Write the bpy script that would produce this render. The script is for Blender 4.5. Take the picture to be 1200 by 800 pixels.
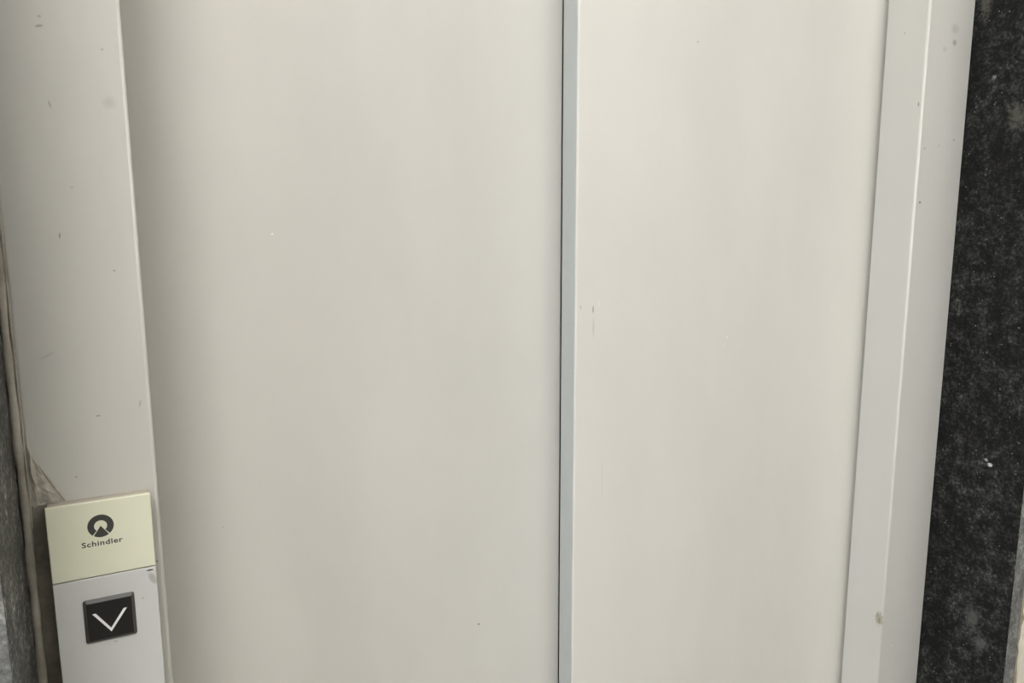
import bpy, bmesh, math, random
from mathutils import Vector, Matrix

for o in list(bpy.data.objects):
    bpy.data.objects.remove(o)
scene = bpy.context.scene
COL = scene.collection

# ---------------------------------------------------------------- camera
# X runs along the lift front, -Y is the lobby side, Z is up (metres).
# The outer face of the door frame lies in Y = 0.
CAM_Y, CAM_Z = -0.5801, 1.40
F_PX, YAW, PITCH, ROLL = 905.53, 0.4799, 0.1589, 0.0030
cam_data = bpy.data.cameras.new('camera')
cam_data.sensor_fit = 'HORIZONTAL'
cam_data.sensor_width = 36.0
cam_data.lens = F_PX / 1200.0 * 36.0
cam_data.clip_start = 0.01
cam = bpy.data.objects.new('camera', cam_data)
COL.objects.link(cam)
cy, sy = math.cos(YAW), math.sin(YAW)
cp, sp = math.cos(PITCH), math.sin(PITCH)
cr, sr = math.cos(ROLL), math.sin(ROLL)
ax, ay, az = Vector((cy, -sy, 0)), Vector((sy, cy, 0)), Vector((0, 0, 1))
fwd = cp * ay - sp * az
up0 = sp * ay + cp * az
rgt = cr * ax - sr * up0
upv = sr * ax + cr * up0
M = Matrix((rgt, upv, -fwd)).transposed().to_4x4()
M.translation = Vector((0, CAM_Y, CAM_Z))
cam.matrix_world = M
scene.camera = cam

# ---------------------------------------------------------------- daylight, exposure
ROOM_X0, ROOM_X1 = -1.75, 3.1
ROOM_Y0 = -1.95
ROOM_Z = 2.55
WALL_Y = -0.1052              # lobby face of the plastered wall
WIN = dict(y0=-1.75, y1=-0.75, z0=0.06, z1=2.30)

world = bpy.data.worlds.new('overcast_sky')
scene.world = world
world.use_nodes = True
wn = world.node_tree.nodes
wn['Background'].inputs['Color'].default_value = (0.76, 0.885, 1.0, 1)
wn['Background'].inputs['Strength'].default_value = 3.6

pl = bpy.data.lights.new('window_portal', 'AREA')
pl.shape = 'RECTANGLE'
pl.size = WIN['y1'] - WIN['y0']
pl.size_y = WIN['z1'] - WIN['z0']
pl.cycles.is_portal = True
po = bpy.data.objects.new('window_portal', pl)
COL.objects.link(po)
po.location = (ROOM_X0 - 0.16, (WIN['y0'] + WIN['y1']) / 2, (WIN['z0'] + WIN['z1']) / 2)
po.rotation_euler = (math.radians(90), 0, math.radians(-90))

LAMP_STRENGTH = (17.0, 9.2)
LAMP_COLOR = (1.0, 0.98, 0.965, 1)
LAMPS = ((-.45, -1.0), (1.0, -1.1))

vs = scene.view_settings
vs.view_transform = 'Standard'
vs.look = 'None'
vs.gamma = 1.0
vs.use_curve_mapping = False
vs.exposure = 0.28
scene.display_settings.display_device = 'sRGB'


# ---------------------------------------------------------------- helpers
def srgb(r, g, b):
    def f(c):
        c /= 255.0
        return c / 12.92 if c <= 0.04045 else ((c + 0.055) / 1.055) ** 2.4
    return (f(r), f(g), f(b), 1.0)


def link(name, bm, mat, parent=None, origin=None, smooth=False):
    """One bmesh -> one mesh object whose origin sits at its base."""
    if origin is None:
        xs = [v.co.x for v in bm.verts]; ys = [v.co.y for v in bm.verts]; zs = [v.co.z for v in bm.verts]
        origin = Vector(((min(xs) + max(xs)) / 2, (min(ys) + max(ys)) / 2, min(zs)))
    origin = Vector(origin)
    bmesh.ops.translate(bm, verts=bm.verts, vec=-origin)
    bmesh.ops.recalc_face_normals(bm, faces=bm.faces)
    me = bpy.data.meshes.new(name)
    bm.to_mesh(me)
    bm.free()
    if smooth:
        for p in me.polygons:
            p.use_smooth = True
    o = bpy.data.objects.new(name, me)
    COL.objects.link(o)
    me.materials.append(mat)
    if parent is not None:
        o.parent = parent
        o.location = origin - world_loc(parent)
    else:
        o.location = origin
    return o


def world_loc(o):
    v = Vector(o.location)
    while o.parent is not None:
        o = o.parent
        v += Vector(o.location)
    return v


def tag(o, label, cat, kind=None, group=None):
    o['label'] = label
    o['category'] = cat
    if kind:
        o['kind'] = kind
    if group:
        o['group'] = group
    return o


def add_box(bm, x0, x1, y0, y1, z0, z1, bevel=0.0, seg=3, edges=None):
    b = bmesh.new()
    vs_ = [b.verts.new(p) for p in ((x0, y0, z0), (x1, y0, z0), (x1, y1, z0), (x0, y1, z0),
                                    (x0, y0, z1), (x1, y0, z1), (x1, y1, z1), (x0, y1, z1))]
    for f in ((0, 3, 2, 1), (4, 5, 6, 7), (0, 1, 5, 4), (1, 2, 6, 5), (2, 3, 7, 6), (3, 0, 4, 7)):
        b.faces.new([vs_[i] for i in f])
    if bevel:
        es = list(b.edges)
        if edges is not None:
            es = [e for e in es if edges((e.verts[0].co + e.verts[1].co) / 2)]
        r = bmesh.ops.bevel(b, geom=es, offset=bevel, segments=seg, profile=0.5, affect='EDGES')
        for f in r['faces']:
            f.smooth = True
    me = bpy.data.meshes.new('tmp')
    b.to_mesh(me); b.free()
    bm.from_mesh(me)
    bpy.data.meshes.remove(me)
    return bm


def box(name, dims, mat, parent=None, bevel=0.0, seg=3, edges=None):
    bm = bmesh.new()
    add_box(bm, *dims, bevel=bevel, seg=seg, edges=edges)
    return link(name, bm, mat, parent)


class NT:
    """Small shader-graph helper."""
    def __init__(self, name):
        self.m = bpy.data.materials.new(name)
        self.m.use_nodes = True
        self.t = self.m.node_tree
        self.b = self.t.nodes['Principled BSDF']

    def n(self, typ, **kw):
        nd = self.t.nodes.new(typ)
        for k, v in kw.items():
            setattr(nd, k, v)
        return nd

    def l(self, a, b):
        self.t.links.new(a, b)

    def pos(self):
        if not hasattr(self, '_pos'):
            self._pos = self.n('ShaderNodeNewGeometry').outputs['Position']
        return self._pos

    def math(self, op, a, b=None, c=None, clamp=False):
        nd = self.n('ShaderNodeMath', operation=op)
        nd.use_clamp = clamp
        for i, v in enumerate((a, b, c)):
            if v is None:
                continue
            if hasattr(v, 'links'):
                self.l(v, nd.inputs[i])
            else:
                nd.inputs[i].default_value = v
        return nd.outputs[0]

    def noise(self, scale, detail=3, rough=0.5, vec=None, stretch=None):
        nd = self.n('ShaderNodeTexNoise')
        nd.inputs['Scale'].default_value = scale
        nd.inputs['Detail'].default_value = detail
        nd.inputs['Roughness'].default_value = rough
        v = vec if vec is not None else self.pos()
        if stretch:
            mp = self.n('ShaderNodeMapping')
            mp.inputs['Scale'].default_value = stretch
            self.l(v, mp.inputs['Vector'])
            v = mp.outputs[0]
        self.l(v, nd.inputs['Vector'])
        return nd.outputs[0]

    def ramp(self, fac, stops):
        nd = self.n('ShaderNodeValToRGB')
        cr_ = nd.color_ramp
        while len(cr_.elements) < len(stops):
            cr_.elements.new(0.5)
        for e, (p, c) in zip(cr_.elements, stops):
            e.position = p
            e.color = c if len(c) == 4 else (*c, 1)
        self.l(fac, nd.inputs[0])
        return nd.outputs[0]

    def mix(self, fac, a, b):
        nd = self.n('ShaderNodeMix', data_type='RGBA')
        for s, v in ((nd.inputs[0], fac), (nd.inputs[6], a), (nd.inputs[7], b)):
            if hasattr(v, 'links'):
                self.l(v, s)
            else:
                s.default_value = v
        return nd.outputs[2]

    def spot(self, col, centre, radii, colour, strength=1.0, soft=0.5, tilt=0.0, ragged=0.0):
        """An ellipsoid stain at a fixed place on the thing."""
        sub = self.n('ShaderNodeVectorMath', operation='SUBTRACT')
        self.l(self.pos(), sub.inputs[0])
        sub.inputs[1].default_value = centre
        v = sub.outputs[0]
        if tilt:
            ro = self.n('ShaderNodeVectorRotate', rotation_type='Y_AXIS')
            ro.inputs['Angle'].default_value = tilt
            self.l(v, ro.inputs['Vector'])
            v = ro.outputs[0]
        div = self.n('ShaderNodeVectorMath', operation='DIVIDE')
        self.l(v, div.inputs[0])
        div.inputs[1].default_value = radii
        ln = self.n('ShaderNodeVectorMath', operation='LENGTH')
        self.l(div.outputs[0], ln.inputs[0])
        d = ln.outputs['Value']
        if ragged:
            nz = self.noise(2.2 / min(radii), 4, 0.6)
            d = self.math('ADD', d, self.math('MULTIPLY', self.math('SUBTRACT', nz, 0.5), ragged))
        mr = self.n('ShaderNodeMapRange', interpolation_type='SMOOTHSTEP')
        self.l(d, mr.inputs['Value'])
        mr.inputs['From Min'].default_value = 1.0
        mr.inputs['From Max'].default_value = 1.0 - soft
        mr.inputs['To Max'].default_value = strength
        return self.mix(mr.outputs[0], col, colour)

    def bump(self, height, strength, dist, chain=None):
        nd = self.n('ShaderNodeBump')
        nd.inputs['Strength'].default_value = strength
        nd.inputs['Distance'].default_value = dist
        self.l(height, nd.inputs['Height'])
        if chain is not None:
            self.l(chain, nd.inputs['Normal'])
        return nd.outputs[0]

    def finish(self, col, rough=0.5, normal=None, spec=0.5, metallic=0.0):
        for s, v in (('Base Color', col), ('Roughness', rough), ('Specular IOR Level', spec), ('Metallic', metallic)):
            if hasattr(v, 'links'):
                self.l(v, self.b.inputs[s])
            else:
                self.b.inputs[s].default_value = v
        if normal is not None:
            self.l(normal, self.b.inputs['Normal'])
        return self.m


Z = CAM_Z

# ---------------------------------------------------------------- materials
PAINT = (0.645, 0.625, 0.575, 1)


def paint(name, spots=(), rough=0.36, grime=0.05, colour=PAINT):
    """Light grey-beige stove enamel on folded sheet steel."""
    t = NT(name)
    cloud = t.noise(9.0, 4, 0.55, stretch=(1, 1, 0.35))
    dark = tuple(c * (1 - grime) for c in colour[:3]) + (1,)
    col = t.ramp(cloud, [(0.35, dark), (0.62, colour)])
    for s in spots:
        col = t.spot(col, *s[:3], **s[3])
    r = t.math('ADD', t.math('MULTIPLY', t.noise(14, 3), 0.10), rough - 0.05)
    peel = t.noise(900.0, 2, 0.5)
    wave = t.noise(5.0, 1, 0.4, stretch=(1, 1, 0.25))
    nrm = t.bump(peel, 0.05, 0.0006)
    nrm = t.bump(wave, 0.10, 0.004, nrm)
    return t.finish(col, r, nrm, 0.5)


GREY_MARK = srgb(120, 112, 104)
DARK_MARK = srgb(70, 64, 54)
PALE = srgb(244, 240, 230)
YS, YF = 0.0901, 0.057       # faces of the recessed and of the forward door panel


def sp_(x, y, z, rx, rz, c, strength=0.8, soft=0.6, tilt=0.0, ragged=0.0, ry=0.01):
    return ((x, y, Z + z), (rx, ry, rz), c, dict(strength=strength, soft=soft, tilt=tilt, ragged=ragged))


M_SLOW = paint('enamel_recessed_panel', [
    sp_(.1234, YS, -.0129, .0012, .0012, PALE, .9),
    sp_(.3093, YS, -.4117, .0016, .0012, DARK_MARK, .8),
    sp_(.0700, YS, -.2600, .0010, .0007, GREY_MARK, .4),
])
M_FAST = paint('enamel_forward_panel', [
    sp_(.5439, YF, .1742, .0012, .0015, GREY_MARK, .5),
    sp_(.4222, YF, -.0900, .0010, .0050, GREY_MARK, .75, ragged=.3),
    sp_(.4229, YF, -.1080, .0018, .0150, GREY_MARK, .22, soft=.9),
    sp_(.5988, YF, -.1308, .0016, .0014, PALE, .8, ragged=.4),
    sp_(.5940, YF, -.1400, .0012, .0008, PALE, .9),
    sp_(.4360, YF, -.2700, .0007, .0350, GREY_MARK, .16, soft=.9),
    sp_(.4290, YF, -.0840, .0012, .0060, PALE, .3, soft=.9),
    sp_(.4075, YF, -.0870, .0010, .0030, GREY_MARK, .5, soft=.8),
], colour=(0.725, 0.696, 0.637, 1))  # same enamel lightened: extra light on this panel is in the colour
M_FRAME_L = paint('enamel_call_jamb', [
    sp_(-.0268, 0, .1178, .0030, .0012, GREY_MARK, .55, tilt=.25, ragged=.5),
    sp_(-.0262, 0, .1235, .0014, .0011, srgb(160, 110, 100), .45),
    sp_(-.0250, 0, .0711, .0009, .0030, GREY_MARK, .45, tilt=.2),
    sp_(.0085, 0, .0743, .0060, .0060, GREY_MARK, .20, soft=.9, ragged=1.0),
    sp_(.0070, 0, .1070, .0010, .0012, GREY_MARK, .4),
    sp_(-.0263, 0, -.0106, .0006, .0026, DARK_MARK, .6, tilt=-.1),
    sp_(.0033, 0, -.0341, .0014, .0008, GREY_MARK, .5),
    sp_(-.0138, 0, -.1314, .0022, .0009, GREY_MARK, .5, ragged=.4),
    sp_(.0122, 0, -.1260, .0008, .0034, GREY_MARK, .45, tilt=-.2),
    sp_(-.0400, 0, -.0880, .0070, .0016, GREY_MARK, .22, soft=.9, tilt=.5, ragged=.5),
    sp_(-.0170, 0, .0200, .0014, .0008, GREY_MARK, .3),
    sp_(-.0300, 0, -.1720, .0012, .0006, DARK_MARK, .5),
    sp_(.0150, 0, -.2420, .0010, .0012, DARK_MARK, .5),
], grime=.09, colour=(0.600, 0.585, 0.535, 1))  # same enamel darkened: shade on this jamb is in the base colour
M_FRAME_R = paint('enamel_plain_jamb', [
    sp_(.8666, 0, .1935, .0055, .0048, srgb(110, 104, 100), .60, soft=.9, ragged=.4),
    sp_(.8655, 0, .2080, .0100, .0080, GREY_MARK, .25, soft=.9, ragged=.8),
    sp_(.8500, 0, .1850, .0060, .0050, GREY_MARK, .18, soft=.9, ragged=.8),
    sp_(.8279, 0, .0158, .0026, .0018, DARK_MARK, .75),
    sp_(.8290, 0, .0760, .0022, .0014, GREY_MARK, .5),
    sp_(.8540, 0, .0800, .0022, .0012, GREY_MARK, .4),
    sp_(.8800, 0, .0870, .0024, .0014, DARK_MARK, .5),
    sp_(.8192, .029, .2046, .0011, .0011, DARK_MARK, .7, ry=.0011),
    sp_(.8192, .0050, .1241, .0030, .0035, DARK_MARK, .65, ry=.0012),
    sp_(.8192, .0045, -.4950, .0040, .0105, srgb(160, 150, 130), .80, soft=.35, ragged=1.6, ry=.0060),
    sp_(.8192, .0040, -.4975, .0040, .0050, srgb(120, 110, 92), .65, soft=.6, ragged=1.6, ry=.0018),
    sp_(.8192, .0072, -.4915, .0040, .0030, srgb(126, 116, 98), .6, soft=.6, ragged=1.4, ry=.0012),
    sp_(.8420, 0, -.5350, .0030, .0010, PALE, .6),
], grime=.04)
M_FRAME_T = paint('enamel_head_jamb')


def granite(name, smudge=(), k=1.0):
    t = NT(name)
    fine = t.noise(300.0, 6, 0.72)
    mid = t.noise(60.0, 4, 0.6)
    big = t.noise(13.0, 4, 0.6)
    m = t.math('ADD', t.math('MULTIPLY', fine, 0.62), t.math('ADD', t.math('MULTIPLY', mid, 0.32), t.math('MULTIPLY', big, 0.16)))
    col = t.ramp(m, [(p, tuple(c * k for c in srgb(*v)[:3]) + (1,)) for p, v in
                    ((0.46, (10, 10, 9)), (0.55, (25, 25, 24)), (0.63, (56, 56, 54)), (0.74, (112, 112, 106)))])
    vo = t.n('ShaderNodeTexVoronoi')
    vo.inputs['Scale'].default_value = 230.0
    t.l(t.pos(), vo.inputs['Vector'])
    grain = t.math('MULTIPLY', t.math('LESS_THAN', vo.outputs['Distance'], 0.20),
                   t.math('GREATER_THAN', t.noise(70.0, 2, 0.5), 0.62))
    col = t.mix(t.math('MULTIPLY', grain, 0.55), col, srgb(150, 150, 142))
    for s in smudge:
        col = t.spot(col, *s[:3], **s[3])
    nrm = t.bump(fine, 0.35, 0.0009)
    nrm = t.bump(mid, 0.25, 0.0015, nrm)
    r = t.math('ADD', t.math('MULTIPLY', mid, 0.25), 0.36)
    return t.finish(col, r, nrm, 0.2)


def gs(y, z, ry, rz, c, strength, soft=.8, ragged=2.0):
    return ((.8973, y - .5801, Z + z), (.01, ry, rz), c, dict(strength=strength, soft=soft, ragged=ragged))


M_GRAN_R = granite('black_granite_right', [
    gs(.5178, -.4830, .014, .022, srgb(112, 112, 106), .45),
    gs(.5060, -.5100, .010, .016, srgb(112, 112, 106), .35),
    gs(.5140, -.2877, .0035, .0030, srgb(220, 220, 212), .9, .6),
    gs(.5190, -.2830, .0022, .0022, srgb(200, 200, 190), .8, .6),
    gs(.5230, .1095, .012, .020, srgb(110, 108, 98), .5),
    gs(.5510, .1540, .0030, .0030, srgb(150, 148, 138), .7, .6),
    gs(.5680, .2400, .008, .030, srgb(110, 106, 96), .5),
])
M_GRAN_L = granite('black_granite_left', k=6.0)  # lighter copy of the granite, grazing sheen put into its colour
M_GRAN_T = granite('black_granite_head')


def rough_edge(name, a, b, c, scale=260):
    t = NT(name)
    n1 = t.noise(scale, 5, 0.7)
    n2 = t.noise(45, 3, 0.6)
    m = t.math('ADD', t.math('MULTIPLY', n1, 0.6), t.math('MULTIPLY', n2, 0.4))
    col = t.ramp(m, [(0.36, a), (0.52, b), (0.68, c)])
    nrm = t.bump(n1, 0.5, 0.001)
    return t.finish(col, 0.85, nrm, 0.2)


M_CUT = rough_edge('sawn_granite_edge', srgb(84, 84, 82), srgb(122, 122, 119), srgb(176, 174, 168))
M_MORTAR = rough_edge('mortar', srgb(134, 124, 104), srgb(168, 156, 134), srgb(196, 184, 160), 120)
M_SEAL = rough_edge('silicone_sealant', srgb(150, 144, 132), srgb(172, 166, 154), srgb(190, 185, 172), 40)
M_SLOT_SHADE = rough_edge('painted_slot_shade', srgb(104, 99, 89), srgb(124, 119, 108), srgb(142, 136, 124), 60)
M_SEAL_DRY = rough_edge('dried_sealant', srgb(160, 154, 141), srgb(190, 185, 172), srgb(212, 207, 195), 160)


def plaster(name, colour):
    t = NT(name)
    n1 = t.noise(70, 4, 0.6)
    col = t.ramp(n1, [(0.3, tuple(c * .93 for c in colour[:3]) + (1,)), (0.7, colour)])
    return t.finish(col, 0.8, t.bump(t.noise(300, 3), 0.15, 0.001), 0.3)


M_WALL = plaster('cream_plaster', (0.80, 0.74, 0.62, 1))
M_WALL2 = plaster('grey_beige_plaster', (0.46, 0.45, 0.43, 1))
M_CEIL = plaster('ceiling_paint', (0.82, 0.81, 0.78, 1))


def tiles(name):
    t = NT(name)
    br = t.n('ShaderNodeTexBrick')
    br.offset = 0.0
    br.inputs['Color1'].default_value = srgb(190, 183, 172)
    br.inputs['Color2'].default_value = srgb(182, 175, 164)
    br.inputs['Mortar'].default_value = srgb(100, 96, 90)
    br.inputs['Scale'].default_value = 1.0
    br.inputs['Mortar Size'].default_value = 0.003
    br.inputs['Brick Width'].default_value = 0.45
    br.inputs['Row Height'].default_value = 0.45
    t.l(t.pos(), br.inputs['Vector'])
    return t.finish(br.outputs['Color'], 0.35)


M_FLOOR = tiles('stoneware_floor')


def plain(name, colour, rough=0.5, spec=0.5, metallic=0.0, noise=0.04, scale=60, spots=()):
    t = NT(name)
    n1 = t.noise(scale, 3, 0.5)
    col = t.ramp(n1, [(0.3, tuple(c * (1 - noise) for c in colour[:3]) + (1,)), (0.7, colour)])
    for s in spots:
        col = t.spot(col, *s[:3], **s[3])
    return t.finish(col, rough, None, spec, metallic)


M_EDGE_SHADE = plain('painted_edge_shade', (0.505, 0.515, 0.495, 1), 0.4)
M_SHAFT = plain('dark_shaft', (0.02, 0.02, 0.02, 1), 0.9)
M_STEEL = plain('brushed_steel', (0.55, 0.55, 0.54, 1), 0.35, metallic=1.0)
M_PVC = plain('white_window_frame', (0.78, 0.78, 0.78, 1), 0.35)
FPY = -0.012
M_BODY = plain('call_panel_housing', srgb(176, 168, 152), 0.5)
M_PLATE = plain('call_panel_grey_plate', srgb(208, 209, 205), 0.22, scale=18, spots=[
    ((.0040, FPY, Z - .2620), (.0013, .01, .0006), srgb(120, 118, 112), dict(strength=.6, soft=.7)),
    ((.0098, FPY, Z - .2425), (.0030, .01, .00075), srgb(60, 56, 46), dict(strength=.95, soft=.5)),
    ((.0112, FPY, Z - .2490), (.0028, .01, .0065), srgb(150, 150, 144), dict(strength=.6, soft=.6, tilt=.45)),
    ((-.0150, FPY, Z - .2895), (.0016, .01, .0006), srgb(110, 104, 92), dict(strength=.6, soft=.7)),
])
M_LOGO = plain('call_panel_cream_glass', srgb(228, 228, 203), 0.16, noise=.02)
M_PRINT = plain('dark_grey_print', srgb(62, 62, 58), 0.5)
M_BTN = plain('black_button_plastic', srgb(20, 18, 16), 0.28, noise=.2)
M_BTN_RIM = plain('button_surround_plastic', srgb(78, 76, 72), 0.42)
M_ARROW = plain('white_arrow_print', (0.93, 0.93, 0.92, 1), 0.4, noise=.01)

# ---------------------------------------------------------------- the room
XL0, XL1 = -0.0577, 0.0192          # call-side jamb
XR0, XR1 = 0.8192, 0.8973           # far jamb
GL, GR = -0.0640, 0.8985            # inner faces of the granite
SLAB, MORTAR = 0.022, 0.009
HEAD0, HEAD1 = 2.05, 2.13           # head jamb
GT = HEAD1 + 0.004                  # underside of granite head
TH = 0.19                           # wall thickness
LX = GL - SLAB - MORTAR             # left plaster edge
RX = GR + SLAB + MORTAR             # right plaster edge
TZ = GT + SLAB + MORTAR

o = box('floor', (ROOM_X0 - .15, ROOM_X1 + .15, ROOM_Y0 - .15, .6, -.10, 0), M_FLOOR)
tag(o, 'square beige stoneware tiles on the lobby floor', 'floor', 'structure')
o = box('ceiling', (ROOM_X0 - .15, ROOM_X1 + .15, ROOM_Y0 - .15, .6, ROOM_Z, ROOM_Z + .1), M_CEIL)
tag(o, 'plain white painted ceiling over the lift lobby', 'ceiling', 'structure')

# plastered wall around the lift, with uneven edges against the stone
rng = random.Random(4)
bm = bmesh.new()
Y0, Y1 = WALL_Y, WALL_Y + TH


def ragged_col(x, z0, z1, n, amp):
    zs = [z0 + (z1 - z0) * i / n for i in range(n + 1)]
    out = []
    w = 0
    for z in zs:
        w = 0.72 * w + rng.uniform(-amp, amp)
        out.append((x + w, z))
    return out


def wall_piece(bm, inner, xo, z0, z1):
    f_in = [bm.verts.new((x, Y0, z)) for x, z in inner]
    b_in = [bm.verts.new((x, Y1, z)) for x, z in inner]
    f_out = [bm.verts.new((xo, Y0, z)) for x, z in inner]
    b_out = [bm.verts.new((xo, Y1, z)) for x, z in inner]
    for i in range(len(inner) - 1):
        bm.faces.new((f_in[i], f_in[i + 1], f_out[i + 1], f_out[i]))
        bm.faces.new((b_in[i], b_out[i], b_out[i + 1], b_in[i + 1]))
        bm.faces.new((f_in[i], b_in[i], b_in[i + 1], f_in[i + 1]))
        bm.faces.new((f_out[i], f_out[i + 1], b_out[i + 1], b_out[i]))
    for k in (0, -1):
        bm.faces.new((f_in[k], f_out[k], b_out[k], b_in[k]))


wall_piece(bm, ragged_col(RX + .0005, 0, TZ, 180, .0012), ROOM_X1 + .1, 0, TZ)
wall_piece(bm, ragged_col(LX - .0005, 0, TZ, 180, .0012), ROOM_X0 - .1, 0, TZ)
add_box(bm, ROOM_X0 - .1, ROOM_X1 + .1, Y0, Y1, TZ, ROOM_Z)
wall_front = link('wall_front', bm, M_WALL)
tag(wall_front, 'cream plastered wall around the granite-lined lift recess', 'wall', 'structure')


def mortar_strip(x0, x1, depth):
    bm_ = bmesh.new()
    n = 200
    rows = []
    for i in range(n + 1):
        z = GT * i / n
        y = WALL_Y + depth + rng.uniform(-.0012, .0012)
        xm = (x0 + x1) / 2
        rows.append([bm_.verts.new(p) for p in ((x0, Y1 - .03, z), (x0, y + .001, z), (xm + rng.uniform(-.002, .002), y - rng.uniform(0, .0012), z),
                                                (x1, y + .0005, z), (x1, Y1 - .03, z))])
    for a, b in zip(rows, rows[1:]):
        for j in range(5):
            k = (j + 1) % 5
            bm_.faces.new((a[j], a[k], b[k], b[j]))
    bm_.faces.new(rows[0]); bm_.faces.new(rows[-1])
    return bm_


link('mortar_joint', mortar_strip(GR + SLAB, RX + .004, .0022), M_MORTAR, wall_front)
link('mortar_joint', mortar_strip(LX - .004, GL - SLAB, .0022), M_MORTAR, wall_front)

o = box('wall_back', (ROOM_X0 - .1, ROOM_X1 + .1, ROOM_Y0 - .1, ROOM_Y0, 0, ROOM_Z), M_WALL2)
tag(o, 'grey-beige plastered wall facing the lift across the lobby', 'wall', 'structure')
o = box('wall_right', (ROOM_X1, ROOM_X1 + .1, ROOM_Y0, WALL_Y, 0, ROOM_Z), M_WALL2)
tag(o, 'grey-beige plastered end wall of the lobby without a window', 'wall', 'structure')
bm = bmesh.new()
w = WIN
xa, xb = ROOM_X0 - .1, ROOM_X0
add_box(bm, xa, xb, ROOM_Y0, WALL_Y, 0, w['z0'])
add_box(bm, xa, xb, ROOM_Y0, WALL_Y, w['z1'], ROOM_Z)
add_box(bm, xa, xb, ROOM_Y0, w['y0'], w['z0'], w['z1'])
add_box(bm, xa, xb, w['y1'], WALL_Y, w['z0'], w['z1'])
o = link('wall_left', bm, M_WALL2)
tag(o, 'grey-beige plastered end wall of the lobby with the window', 'wall', 'structure')

# window frame with a mullion
bm = bmesh.new()
t_ = .05
xa, xb = ROOM_X0 - .08, ROOM_X0 - .03
add_box(bm, xa, xb, w['y0'], w['y1'], w['z0'], w['z0'] + t_)
add_box(bm, xa, xb, w['y0'], w['y1'], w['z1'] - t_, w['z1'])
add_box(bm, xa, xb, w['y0'], w['y0'] + t_, w['z0'] + t_, w['z1'] - t_)
add_box(bm, xa, xb, w['y1'] - t_, w['y1'], w['z0'] + t_, w['z1'] - t_)
ym = (w['y0'] + w['y1']) / 2
add_box(bm, xa, xb, ym - .03, ym + .03, w['z0'] + t_, w['z1'] - t_)
o = link('window_1', bm, M_PVC)
tag(o, 'white framed floor-length two-light window at the end of the lobby', 'window', 'structure')

# shaft behind the doors
bm = bmesh.new()
add_box(bm, -.30, 1.15, .40, .45, 0, 2.5)
add_box(bm, -.35, -.30, Y1, .45, 0, 2.5)
add_box(bm, 1.15, 1.20, Y1, .45, 0, 2.5)
add_box(bm, -.35, 1.20, Y1, .45, 2.5, ROOM_Z)
o = link('wall_shaft', bm, M_SHAFT)
tag(o, 'unlit masonry of the shaft behind the sliding doors', 'wall', 'structure')


# ---------------------------------------------------------------- granite lining
def slab(name, dims, mat, bev=.0006):
    o_ = box(name, dims, mat, bevel=bev, seg=2)
    me = o_.data
    me.materials.append(M_CUT)
    for p in me.polygons:
        if p.normal.y < -0.9:
            p.material_index = 1
    return o_


o = slab('trim_4', (GL - SLAB, GL, WALL_Y - .0005, .075, 0, GT), M_GRAN_L)
tag(o, 'dark granite slab lining the recess beside the jamb with the call panel', 'granite slab', 'structure')
o = slab('trim_5', (GR, GR + SLAB, WALL_Y - .0005, .075, 0, GT), M_GRAN_R)
tag(o, 'rough black granite slab lining the recess beside the plain jamb', 'granite slab', 'structure')
o = slab('trim_6', (GL - SLAB, GR + SLAB, WALL_Y - .0005, .075, GT, GT + SLAB), M_GRAN_T)
tag(o, 'dark granite slab across the top of the lift recess', 'granite slab', 'structure')

# ---------------------------------------------------------------- folded steel door frame
R_FOLD = 0.0024


def fold_edge(x, y):
    return lambda m: abs(m.x - x) < 1e-5 and abs(m.y - y) < 1e-5


jamb_l = box('trim_1', (XL0, XL1, 0, .084, 0, HEAD0), M_FRAME_L, bevel=R_FOLD, seg=5,
             edges=lambda m: abs(m.y) < 1e-5 and (abs(m.x - XL1) < 1e-5 or abs(m.x - XL0) < 1e-5))
tag(jamb_l, 'pale enamelled steel door jamb carrying the call panel', 'door jamb', 'structure')
jamb_r = box('trim_2', (XR0, XR1, 0, .0522, 0, HEAD0), M_FRAME_R, bevel=R_FOLD, seg=5,
             edges=lambda m: abs(m.y) < 1e-5 and (abs(m.x - XR0) < 1e-5))
tag(jamb_r, 'pale enamelled steel door jamb with a broad lit reveal and no fittings', 'door jamb', 'structure')
o = box('trim_3', (XL0, XR1, 0, .0535, HEAD0, HEAD1), M_FRAME_T, bevel=R_FOLD, seg=4,
        edges=lambda m: abs(m.y) < 1e-5 and abs(m.z - HEAD0) < 1e-5)
tag(o, 'pale enamelled steel head piece across the top of the door frame', 'door frame', 'structure')

# sliding panels: two-speed telescopic door
o = box('door_1', (-.03, .4053, YS, YS + .030, .012, HEAD0 + .02), M_SLOW, bevel=.0015, seg=4)
tag(o, 'recessed pale enamelled lift door panel next to the call-panel jamb', 'lift door', 'structure')
door2 = o = box('door_2', (.4021, .850, YF, YF + .0270, .012, HEAD0 + .02), M_FAST, bevel=.0016, seg=4)
tag(o, 'forward pale enamelled lift door panel sliding in front of the other', 'lift door', 'structure')

strip = box('edge_shade_strip', (.4016, .4026, YF + .0020, YF + .0262, .020, HEAD0 + .012), M_EDGE_SHADE, door2, bevel=.0003, seg=2)  # thin strip whose darker grey paints shade onto the panel's return
strip['label'] = 'grey strip of painted shade on the door edge'

# threshold
bm = bmesh.new()
add_box(bm, XL0, XR1, .0, .30, .0005, .008)
for gy in (.068, .101):
    add_box(bm, XL0, XR1, gy - .009, gy - .006, .008, .0110)
    add_box(bm, XL0, XR1, gy + .006, gy + .009, .008, .0110)
o = link('trim_7', bm, M_STEEL)
tag(o, 'grooved steel threshold under the lift doors', 'threshold', 'structure')

# sealant between call-side jamb and granite: three uneven drawn ridges
rng = random.Random(11)


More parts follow.
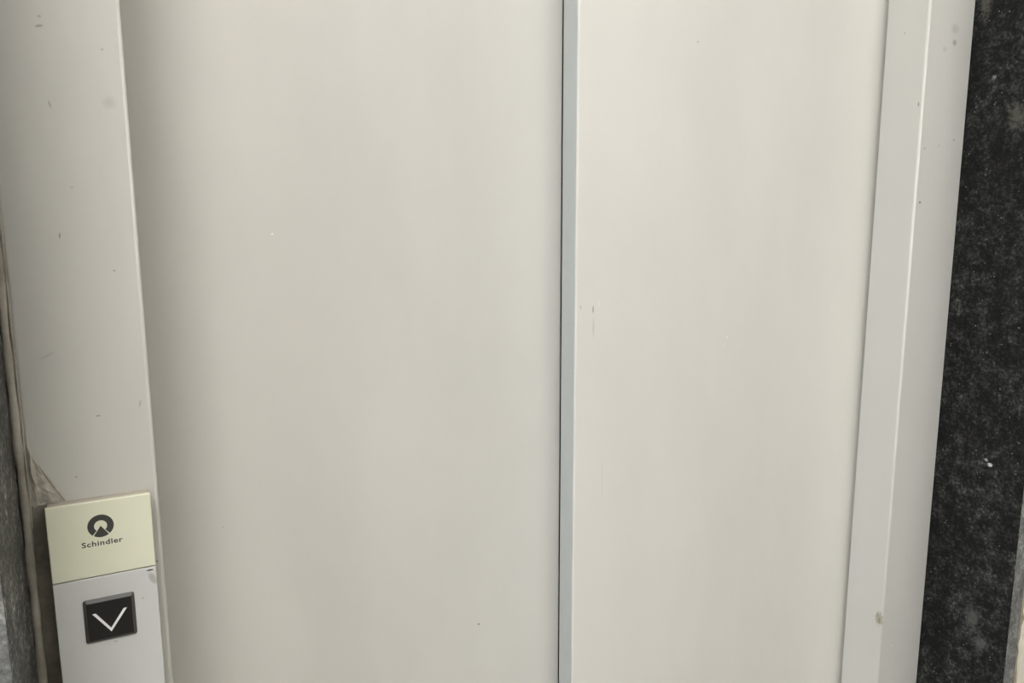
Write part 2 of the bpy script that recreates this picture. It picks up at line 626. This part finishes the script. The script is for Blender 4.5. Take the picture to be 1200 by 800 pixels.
def ridge(bm_, pts, rad, n=7):
    rings = []
    for i, p in enumerate(pts):
        r = rad * (1 + rng.uniform(-.22, .22)) if not callable(rad) else rad(i / (len(pts) - 1))
        rings.append([bm_.verts.new((p[0] + r * math.cos(2 * math.pi * k / n), p[1] + r * math.sin(2 * math.pi * k / n), p[2])) for k in range(n)])
    for a, b in zip(rings, rings[1:]):
        for k in range(n):
            bm_.faces.new((a[k], a[(k + 1) % n], b[(k + 1) % n], b[k]))
    bm_.faces.new(rings[0]); bm_.faces.new(rings[-1])


for x0, y0, rad in ((-.0610, .0020, .0033), (-.0577, .0002, .0008)):
    bm = bmesh.new()
    pts = []
    wx = 0
    for i in range(161):
        wx = .9 * wx + rng.uniform(-.00022, .00022)
        pts.append((x0 + wx, y0 + rng.uniform(-.0002, .0002), .02 + (HEAD0 - .04) * i / 160))
    ridge(bm, pts, rad)
    link('sealant_bead', bm, M_SEAL, jamb_l, smooth=True)

# dark strip with slot shade in its colour, between call panel and granite
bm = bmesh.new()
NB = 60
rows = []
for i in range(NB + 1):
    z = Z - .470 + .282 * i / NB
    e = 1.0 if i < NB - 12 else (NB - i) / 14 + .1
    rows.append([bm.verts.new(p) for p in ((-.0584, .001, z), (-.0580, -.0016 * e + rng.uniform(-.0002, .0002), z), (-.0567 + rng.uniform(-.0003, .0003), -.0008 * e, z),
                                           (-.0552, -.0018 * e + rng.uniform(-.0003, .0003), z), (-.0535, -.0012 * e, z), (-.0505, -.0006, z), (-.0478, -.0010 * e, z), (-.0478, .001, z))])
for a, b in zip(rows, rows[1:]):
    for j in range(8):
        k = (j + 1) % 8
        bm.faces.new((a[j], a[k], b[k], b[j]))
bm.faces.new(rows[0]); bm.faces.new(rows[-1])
o = link('slot_shade_strip', bm, M_SLOT_SHADE, jamb_l, smooth=True)
o['label'] = 'dark grey strip of painted slot shade'

# smeared sealant above the call panel
bm = bmesh.new()
fan = [((-.0566, -.142), (-.0560, -.190)), ((-.0556, -.146), (-.0535, -.188)), ((-.0545, -.152), (-.0500, -.186)),
       ((-.0525, -.156), (-.0455, -.187)), ((-.0508, -.160), (-.0410, -.187)), ((-.0498, -.161), (-.0372, -.187))]
COLS = []
NS = 14
for a, b in fan:
    c_ = []
    for i in range(NS + 1):
        s = i / NS
        c_.append((a[0] + (b[0] - a[0]) * s + rng.uniform(-.0004, .0004), Z + a[1] + (b[1] - a[1]) * s))
    COLS.append(c_)
grid = []
for j, c_ in enumerate(COLS):
    hi = (.00005, .0012, .0003, .0011, .0003, .00005)[j]
    grid.append([bm.verts.new((x, -.0001 - hi * (.6 + rng.uniform(0, .8)) * (0.2 if i == 0 else 1), z)) for i, (x, z) in enumerate(c_)])
base = [[bm.verts.new((v.co.x, .0004, v.co.z)) for v in g] for g in grid]
for j in range(len(grid) - 1):
    for i in range(NS):
        bm.faces.new((grid[j][i], grid[j + 1][i], grid[j + 1][i + 1], grid[j][i + 1]))
        bm.faces.new((base[j][i], base[j][i + 1], base[j + 1][i + 1], base[j + 1][i]))
for j in (0, len(grid) - 1):
    for i in range(NS):
        bm.faces.new((grid[j][i], grid[j][i + 1], base[j][i + 1], base[j][i]))
for i in (0, NS):
    for j in range(len(grid) - 1):
        bm.faces.new((grid[j][i], base[j][i], base[j + 1][i], grid[j + 1][i]))
o = link('sealant_smear', bm, M_SEAL_DRY, jamb_l)
o['label'] = 'ragged smear of dried beige sealant'
bm = bmesh.new()
ridge(bm, [(-.0556 + .0016 * math.sin(i * .7) * .35 + .0020 * i / 12, -.0010, Z - .147 - .0026 * i) for i in range(13)], lambda s: .0003 + .0007 * math.sin(math.pi * s))
link('sealant_string', bm, M_SEAL_DRY, jamb_l, smooth=True)
bm = bmesh.new()
ridge(bm, [(-.0508 + .0130 * i / 12, -.0007, Z - .160 - .0265 * i / 12) for i in range(13)], lambda s: .0003 + .0006 * math.sin(math.pi * s))
link('sealant_string', bm, M_SEAL_DRY, jamb_l, smooth=True)

# ---------------------------------------------------------------- call panel
PX0, PX1 = -.0490, .0136
PT, PSEAM, PB = Z - .1869, Z - .2400, Z - .3950
root = bpy.data.objects.new('call_panel', None)
COL.objects.link(root)
root.location = ((PX0 + PX1) / 2, 0, PB)
tag(root, 'slim lift call panel with cream logo plate, grey faceplate and black down button', 'call panel')
box('housing', (PX0 + .0006, PX1 - .0006, -.0088, .0, PB + .0006, PT - .0006), M_BODY, root, bevel=.0008, seg=2)
plate = box('faceplate', (PX0, PX1, FPY, -.0085, PB, PSEAM - .0003), M_PLATE, root, bevel=.0005, seg=3)
logo = box('logo_plate', (PX0 - .0001, PX1 + .0001, FPY - .0003, -.0085, PSEAM + .0003, PT), M_LOGO, root, bevel=.0007, seg=3)
logo['label'] = 'glossy cream plate with dark grey emblem and lettering'

# emblem: open ring with a wedge standing in the gap
ex, ez = -.0179, Z - .2045
YP = FPY - .0003
ro, ri = .0079, .0039


def flat(bm_, loop, y0=YP + .0001, y1=YP - .00006):
    a = [bm_.verts.new((x, y1, z)) for x, z in loop]
    b = [bm_.verts.new((x, y0, z)) for x, z in loop]
    n = len(loop)
    for i in range(n):
        bm_.faces.new((a[i], a[(i + 1) % n], b[(i + 1) % n], b[i]))
    return a, b


bm = bmesh.new()
half = math.radians(41)
N = 56
a0, a1 = -math.pi / 2 + half, 1.5 * math.pi - half
pairs = []
for i in range(N + 1):
    a = a0 + (a1 - a0) * i / N
    pairs.append(((ex + ro * math.cos(a), ez + ro * math.sin(a)), (ex + ri * math.cos(a), ez + ri * math.sin(a))))
q0, q1 = YP - .00006, YP + .0001
rows = [[bm.verts.new((p[0], y, p[1])) for p in pr for y in (q0, q1)] for pr in pairs]
for a, b in zip(rows, rows[1:]):
    for j, k in ((0, 2), (2, 3), (3, 1), (1, 0)):
        bm.faces.new((a[j], a[k], b[k], b[j]))
for r_ in (rows[0], rows[-1]):
    bm.faces.new((r_[0], r_[2], r_[3], r_[1]))
link('emblem_ring', bm, M_PRINT, logo)
bm = bmesh.new()
h2 = math.radians(35)
apex = (ex, ez + .0001)
loop = [apex] + [(ex + ro * math.cos(-math.pi / 2 - h2 + 2 * h2 * i / 16), ez + ro * math.sin(-math.pi / 2 - h2 + 2 * h2 * i / 16)) for i in range(17)]
a, b = flat(bm, loop)
for i in range(1, 17):
    bm.faces.new((a[0], a[i], a[i + 1])); bm.faces.new((b[0], b[i + 1], b[i]))
link('emblem_wedge', bm, M_PRINT, logo)

# lettering
cu = bpy.data.curves.new('lettering', 'FONT')
cu.body = 'Schindler'
cu.size = 1.0
cu.extrude = .01
cu.offset = .020
cu.resolution_u = 4
cu.space_character = 1.10
tmp = bpy.data.objects.new('tmp_text', cu)
COL.objects.link(tmp)
dg = bpy.context.evaluated_depsgraph_get()
me = bpy.data.meshes.new_from_object(tmp.evaluated_get(dg))
bpy.data.objects.remove(tmp)
xs = [v.co.x for v in me.vertices]; ys = [v.co.y for v in me.vertices]
lx0, lx1, ly0, ly1 = min(xs), max(xs), min(ys), max(ys)
TX0, TX1, TZ0, TZ1 = -.0300, -.0054, Z - .2182, Z - .2144
for v in me.vertices:
    x, y, z = v.co
    v.co = (TX0 + (x - lx0) / (lx1 - lx0) * (TX1 - TX0), YP - .00006 + (z + .01) / .02 * .0001 * -1 + .0001, TZ0 + (y - ly0) / (ly1 - ly0) * (TZ1 - TZ0))
bm = bmesh.new()
bm.from_mesh(me)
bpy.data.meshes.remove(me)
link('lettering', bm, M_PRINT, logo)

# raised square push button with chamfered rim, black face and white arrow
bx0, bx1, bz0, bz1 = -.0328, -.0013, Z - .2868, Z - .2555


def rounded(x0, x1, z0, z1, r, n=4):
    pts = []
    for cx, cz, s in ((x1 - r, z1 - r, 0), (x0 + r, z1 - r, 1), (x0 + r, z0 + r, 2), (x1 - r, z0 + r, 3)):
        for i in range(n + 1):
            t = math.pi / 2 * (s + i / n)
            pts.append((cx + r * math.cos(t), cz + r * math.sin(t)))
    return pts


def loft(bm_, layers):
    rings = [[bm_.verts.new((x, y, z)) for x, z in L] for L, y in layers]
    n = len(rings[0])
    for a, b in zip(rings, rings[1:]):
        for i in range(n):
            bm_.faces.new((a[i], a[(i + 1) % n], b[(i + 1) % n], b[i]))
    bm_.faces.new(rings[0]); bm_.faces.new(rings[-1])


bm = bmesh.new()
loft(bm, [(rounded(bx0, bx1, bz0, bz1, .0016), FPY + .002), (rounded(bx0, bx1, bz0, bz1, .0016), FPY - .0004),
          (rounded(bx0 + .0004, bx1 - .0004, bz0 + .0004, bz1 - .0004, .0014), FPY - .0008),
          (rounded(bx0 + .0020, bx1 - .0020, bz0 + .0020, bz1 - .0020, .0008), FPY - .0020)])
btn = link('button', bm, M_BTN_RIM, root)
bm = bmesh.new()
g = .0020
loft(bm, [(rounded(bx0 + g, bx1 - g, bz0 + g, bz1 - g, .0008), FPY - .0015), (rounded(bx0 + g, bx1 - g, bz0 + g, bz1 - g, .0008), FPY - .0021),
          (rounded(bx0 + g + .0002, bx1 - g - .0002, bz0 + g + .0002, bz1 - g - .0002, .0007), FPY - .0023)])
link('button_face', bm, M_BTN, btn)
bm = bmesh.new()
ax_, az_ = -.0170, Z - .2803
lt, rt = (-.0276, Z - .2652), (-.0064, Z - .2652)
wv = .0021
loop = [lt, (lt[0] + wv, lt[1]), (ax_, az_ + .0027), (rt[0] - wv, rt[1]), rt, (ax_, az_)]
ya, yb = FPY - .00242, FPY - .0021
a = [bm.verts.new((x, ya, z)) for x, z in loop]
b = [bm.verts.new((x, yb, z)) for x, z in loop]
for r_ in (a, b):
    bm.faces.new((r_[0], r_[1], r_[2], r_[5])); bm.faces.new((r_[2], r_[3], r_[4], r_[5]))
for i in range(6):
    bm.faces.new((a[i], a[(i + 1) % 6], b[(i + 1) % 6], b[i]))
o = link('down_arrow', bm, M_ARROW, btn)
o['label'] = 'white downward chevron'

# ---------------------------------------------------------------- lobby lamp
def lamp_glow(strength):
    m = bpy.data.materials.new('opal_lamp_glow')
    m.use_nodes = True
    pb = m.node_tree.nodes['Principled BSDF']
    pb.inputs['Base Color'].default_value = (.9, .9, .88, 1)
    pb.inputs['Emission Color'].default_value = LAMP_COLOR
    pb.inputs['Emission Strength'].default_value = strength
    return m


def ceiling_lamp(x, y, strength, label):
    lamp = bpy.data.objects.new('ceiling_lamp', None)
    COL.objects.link(lamp)
    lamp.location = (x, y, ROOM_Z - .07)
    tag(lamp, label, 'ceiling lamp', group='square lobby ceiling lamps')
    box('lamp_tray', (x - .31, x + .31, y - .31, y + .31, ROOM_Z - .02, ROOM_Z), M_PVC, lamp)
    box('diffuser', (x - .29, x + .29, y - .29, y + .29, ROOM_Z - .07, ROOM_Z - .02), lamp_glow(strength), lamp, bevel=.01)


ceiling_lamp(*LAMPS[0], LAMP_STRENGTH[0], 'square opal ceiling lamp near the lobby window')
ceiling_lamp(*LAMPS[1], LAMP_STRENGTH[1], 'square opal ceiling lamp added out of view to brighten the right side')  # second lamp, added to lift the forward door and far jamb
